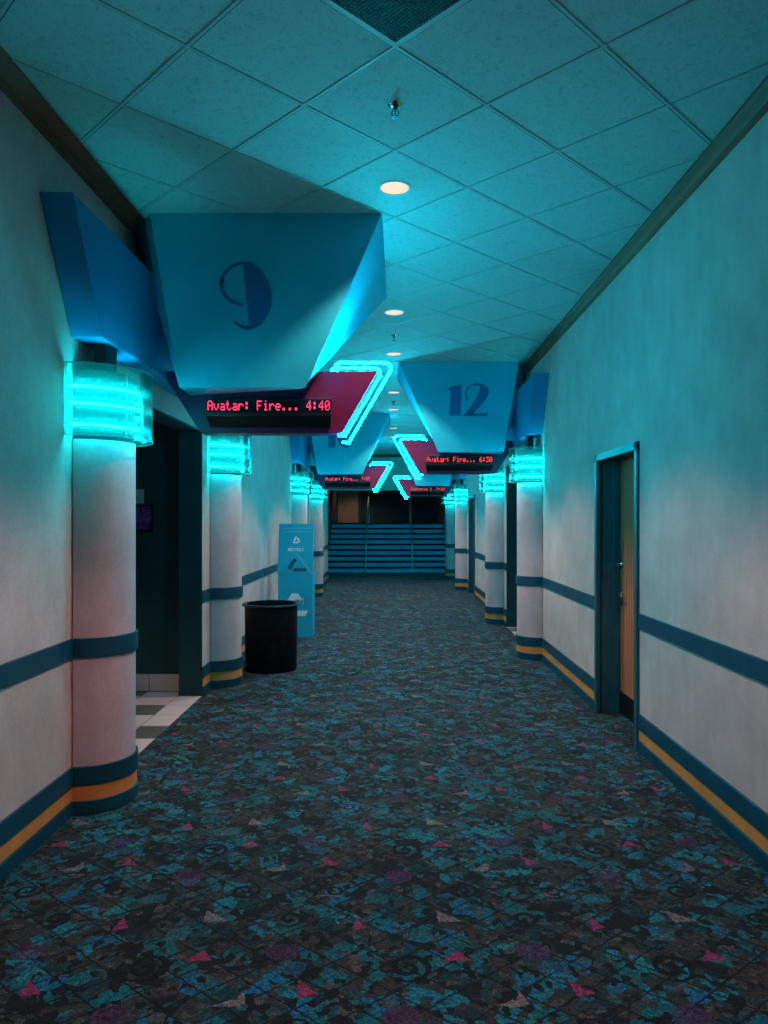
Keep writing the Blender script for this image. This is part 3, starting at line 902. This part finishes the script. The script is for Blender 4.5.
# ------------------------------------------------------------------ trash can
t = thing('trash_can', 'black round trash can with an open rim before the blue recycling bin', 'trash can', (-1.325, 8.0, 0))
bm = new(); add_lathe(bm, [(0.0005, 0.0), (0.268, 0.0), (0.276, 0.012), (0.284, 0.69), (0.274, 0.69), (0.266, 0.03), (0.0005, 0.02)], 56); obj('body', bm, M['can'], t)
bm = new()
add_lathe(bm, [(0.272, 0.695), (0.300, 0.690), (0.312, 0.697), (0.315, 0.706), (0.309, 0.716), (0.290, 0.722), (0.276, 0.718), (0.272, 0.695)], 56); obj('rim', bm, M['black'], t)
bm = new()
prof = []
for k in range(56):
    pass
add_lathe(bm, [(0.2695, 0.722), (0.2595, 0.720), (0.252, 0.60), (0.245, 0.35), (0.0005, 0.33)], 56)
lin = obj('liner', bm, M['screen'], t); lin['label'] = 'shiny black bag liner'

# ------------------------------------------------------------------ recycling carton
CXm, CY, CW, CD = -1.355, 10.18, 0.478, 0.32
t = thing('recycling_bin', 'tall blue cardboard recycling bin with printed header behind the trash can', 'recycling bin', (CXm, CY, 0))
bm = new(); w2 = CW/2
add_hull(bm, [(-w2, 0, 0), (w2 - 0.002, 0, 0), (w2 - 0.002, CD, 0), (-w2, CD, 0)], [(-w2 + 0.0, 0, 0.88), (w2, 0, 0.88), (w2, CD, 0.88), (-w2, CD, 0.88)])
bx = obj('bin_box', bm, M['carton'], t, bevel=0.004)
bm = new()
add_hull(bm, [(-w2 - 0.006, -0.004, 0.880), (w2 + 0.004, -0.004, 0.880), (w2 + 0.004, 0.045, 0.880), (-w2 - 0.006, 0.045, 0.880)],
             [(-w2 + 0.014, 0.016, 1.572), (w2 + 0.014, 0.016, 1.572), (w2 + 0.014, 0.065, 1.572), (-w2 + 0.014, 0.065, 1.572)])
hd = obj('header_board', bm, M['carton'], t, bevel=0.003)
def face_y(z): return (-0.004 + 0.020*(z - 0.88)/0.692) - 0.0005 if z > 0.88 else -0.0005
def decal(bm, poly):
    add_hull(bm, [(x, face_y(z) - 0.0012, z) for x, z in poly], [(x, face_y(z), z) for x, z in poly])
def pz(px, py): return ((px - 393)*CY/735 - CXm, CAM_Z + (521 - py)*CY/735)
def pc(x, y): return pz(260 + x/7.31, 510 + y/7.31)
# white chasing arrows, small on the header and large on the box
def arrows(cx, cz, R, rot=0.0):
    out = []
    for k in range(3):
        a = rot + k*2*PI/3; c, s_ = math.cos(a), math.sin(a)
        for P_ in ([(-0.62, -0.62), (0.08, -0.62), (0.08, -0.28), (-0.42, -0.28)], [(0.08, -0.78), (0.50, -0.45), (0.08, -0.12)], [(-0.62, -0.62), (-0.42, -0.28), (-0.52, -0.16), (-0.76, -0.46)]):
            out.append([(cx + R*(x*c - y_*s_), cz + R*(x*s_ + y_*c)) for x, y_ in P_])
    return out
cx, cz = pc(266, 222)
ar = arrows(cx, cz, 0.062)
for k in range(3):
    bm = new()
    for p in ar[k*3:k*3+3]: decal(bm, p)
    obj('printed_arrow', bm, M['white'], hd)
bm = new()
# printed word as small blocks of lettering
x_a, z_a = pc(205, 300); x_b, z_b = pc(320, 278)
word = 'RECYCLE'
GL = {'R': "111 101 110 101 101", 'E': "111 100 110 100 111", 'C': "111 100 100 100 111", 'Y': "101 101 010 010 010", 'L': "100 100 100 100 111"}
stp = (x_b - x_a)/(len(word)*4 - 1); sz = (z_b - z_a)/5
for i, ch in enumerate(word):
    for r, row in enumerate(GL[ch].split()):
        for c, bit in enumerate(row):
            if bit == '1':
                xx = x_a + (i*4 + c)*stp; zz = z_b - (r+1)*sz
                decal(bm, [(xx, zz), (xx + stp, zz), (xx + stp, zz + sz), (xx, zz + sz)])
obj('printed_word', bm, M['white'], hd)
bm = new(); decal(bm, [pc(262, 318), pc(274, 318), pc(383, 462), pc(372, 465)]); obj('printed_line', bm, M['carton_line'], hd)
bm = new(); decal(bm, [pc(138, 462), pc(380, 462), pc(380, 467), pc(138, 467)]); obj('printed_line', bm, M['carton_line'], hd)
for yy in (130, 156):
    bm = new(); decal(bm, [pc(160, yy + 6), pc(375, yy + 6), pc(375, yy), pc(160, yy)]); obj('printed_line', bm, M['carton_line'], hd)
bm = new()
# bottle lying diagonally, and a can on its side
for p in ([pc(200, 425), pc(228, 445), pc(250, 395), pc(222, 380)], [pc(222, 380), pc(250, 395), pc(262, 376), pc(240, 365)], [pc(236, 366), pc(262, 384), pc(268, 362), pc(250, 350)]):
    decal(bm, p)
obj('printed_bottle', bm, M['carton_dark'], hd); bm = new()
for p in ([pc(243, 430), pc(250, 424), pc(332, 424), pc(340, 432), pc(338, 444), pc(330, 450), pc(252, 450), pc(244, 444)],):
    decal(bm, p)
obj('printed_can', bm, M['carton_dark'], hd)
bm = new()
cx, cz = pc(245, 735)
def dec2(poly): 
    add_hull(bm, [(x, -0.0017, z) for x, z in poly], [(x, -0.0005, z) for x, z in poly])
dec2([pc(232, 610), pc(278, 610), pc(318, 668), pc(300, 682), pc(285, 655), pc(262, 655)]); dec2([pc(318, 640), pc(318, 682), pc(285, 676)]); obj('printed_arrow', bm, M['white'], bx); bm = new()
dec2([pc(262, 735), pc(352, 735), pc(330, 775), pc(262, 775)]); obj('printed_arrow', bm, M['white'], bx); bm = new()
dec2([pc(200, 660), pc(232, 610), pc(262, 655), pc(228, 690)]); dec2([pc(190, 690), pc(222, 700), pc(232, 775), pc(180, 760)])
obj('printed_arrow', bm, M['white'], bx)

# ------------------------------------------------------------------ notices on the alcove wall
yw = ENTR[0][2] - 0.52 + 0.16
def notice(label, px0, px1, py0, py1, mat, fr):
    x0, z1 = px_to(px0, py0, yw); x1, z0 = px_to(px1, py1, yw)
    t = thing('framed_notice' if fr else 'paper_notice', label, 'notice', ((x0+x1)/2, yw, z0), group=None)
    w_, h_ = (x1-x0)/2, z1-z0
    if fr:
        bm = new(); b0 = 0.016
        add_box(bm, -w_, -0.018, 0, -w_ + b0, -0.001, h_); add_box(bm, w_ - b0, -0.018, 0, w_, -0.001, h_)
        add_box(bm, -w_ + b0, -0.018, 0, w_ - b0, -0.001, b0); add_box(bm, -w_ + b0, -0.018, h_ - b0, w_ - b0, -0.001, h_)
        obj('frame', bm, M['black'], t, bevel=0.002)
        bm = new(); add_box(bm, -w_ + b0, -0.010, b0, w_ - b0, -0.001, h_ - b0); obj('print', bm, mat, t)
    else:
        bm = new(); add_box(bm, -w_, -0.006, 0, w_, -0.001, h_); obj('plate', bm, M['tile_base'], t)
        bm = new(); add_box(bm, -w_ + 0.02, -0.0075, 0.03, w_ - 0.012, -0.0062, h_*0.6); obj('print', bm, mat, t)
notice('small black framed purple notice on the dark alcove wall by the nearest column', 122, 153.7, 505, 531.5, M['notice'], True)
notice('small pale notice above the black framed one on the dark wall', 131, 144, 489.5, 503.5, M['notice_pale'], False)

# ------------------------------------------------------------------ stairs at the far end
NS, RH, TD, YS = 9, 0.172, 0.285, 23.02
t = thing('staircase', 'broad blue staircase with two steel handrails at the end of the corridor', 'stairs', (0, YS, 0))
for k in range(NS):
    bm = new(); add_box(bm, -2.095, k*TD, 0.0, 1.72, (k+1)*TD if k < NS-1 else 4.95, (k+1)*RH - 0.052)
    st = obj('step', bm, M['riser'], t)
    bm = new(); add_box(bm, -2.095, k*TD - 0.03, (k+1)*RH - 0.052, 1.72, ((k+1)*TD if k < NS-1 else 4.95), (k+1)*RH); obj('tread', bm, M['tread'], st)
for x in (-0.845, 0.60):
    bm = new()
    add_tube(bm, [(x, -0.12, 0.0), (x, -0.12, 0.86), (x, -0.08, 0.93), (x, TD*NS - 0.1, RH*NS + 0.9), (x, TD*NS + 0.3, RH*NS + 0.92), (x, TD*NS + 0.34, RH*NS + 0.86), (x, TD*NS + 0.34, RH*NS)], 0.024, 12)
    obj('handrail', bm, M['steel'], t)
# wooden door on the upper landing
bm = new(); z0 = NS*RH
add_box(bm, -2.095, 27.90, z0, -1.32, 27.985, z0 + 1.98)
d3 = struct('door_3', bm, M['wood_far'], bevel=0.003, label='brown wooden door on the landing above the stairs')
bm = new(); add_box(bm, -1.298, 27.86, z0, -1.20, 27.998, z0 + 2.0); obj('door_frame', bm, M['end_wall'], d3)

l = bpy.data.lights.new('stair_hall_light', 'SPOT'); l.energy = 60; l.color = (1.0, 0.70, 0.45)
l.spot_size = math.radians(110); l.spot_blend = 0.6; l.shadow_soft_size = 0.1
o = bpy.data.objects.new('stair_hall_light', l); C.objects.link(o); o.location = (-1.3, 26.6, 3.55)
# ------------------------------------------------------------------ world, camera, colour
w = bpy.data.worlds.new('World'); SC.world = w; w.use_nodes = True
bg = w.node_tree.nodes['Background']; bg.inputs[0].default_value = (0.02, 0.05, 0.06, 1); bg.inputs[1].default_value = 0.2

cam = bpy.data.cameras.new('Camera'); co = bpy.data.objects.new('Camera', cam); C.objects.link(co)
co.location = (0, 0, CAM_Z); co.rotation_euler = (PI/2, 0, 0)
cam.sensor_fit = 'AUTO'; cam.sensor_width = 36.0; cam.lens = 735/1024*36.0
cam.shift_x = -9/1024; cam.shift_y = 9/1024
cam.clip_start = 0.05; cam.clip_end = 100
SC.camera = co
vs = SC.view_settings
vs.view_transform = 'Standard'; vs.look = 'None'; vs.gamma = 1.0; vs.exposure = 0.0; vs.use_curve_mapping = False
SC.cycles.use_denoising = True
SC.cycles.max_bounces = 8; SC.cycles.transparent_max_bounces = 24
SC.cycles.sample_clamp_indirect = 4.0
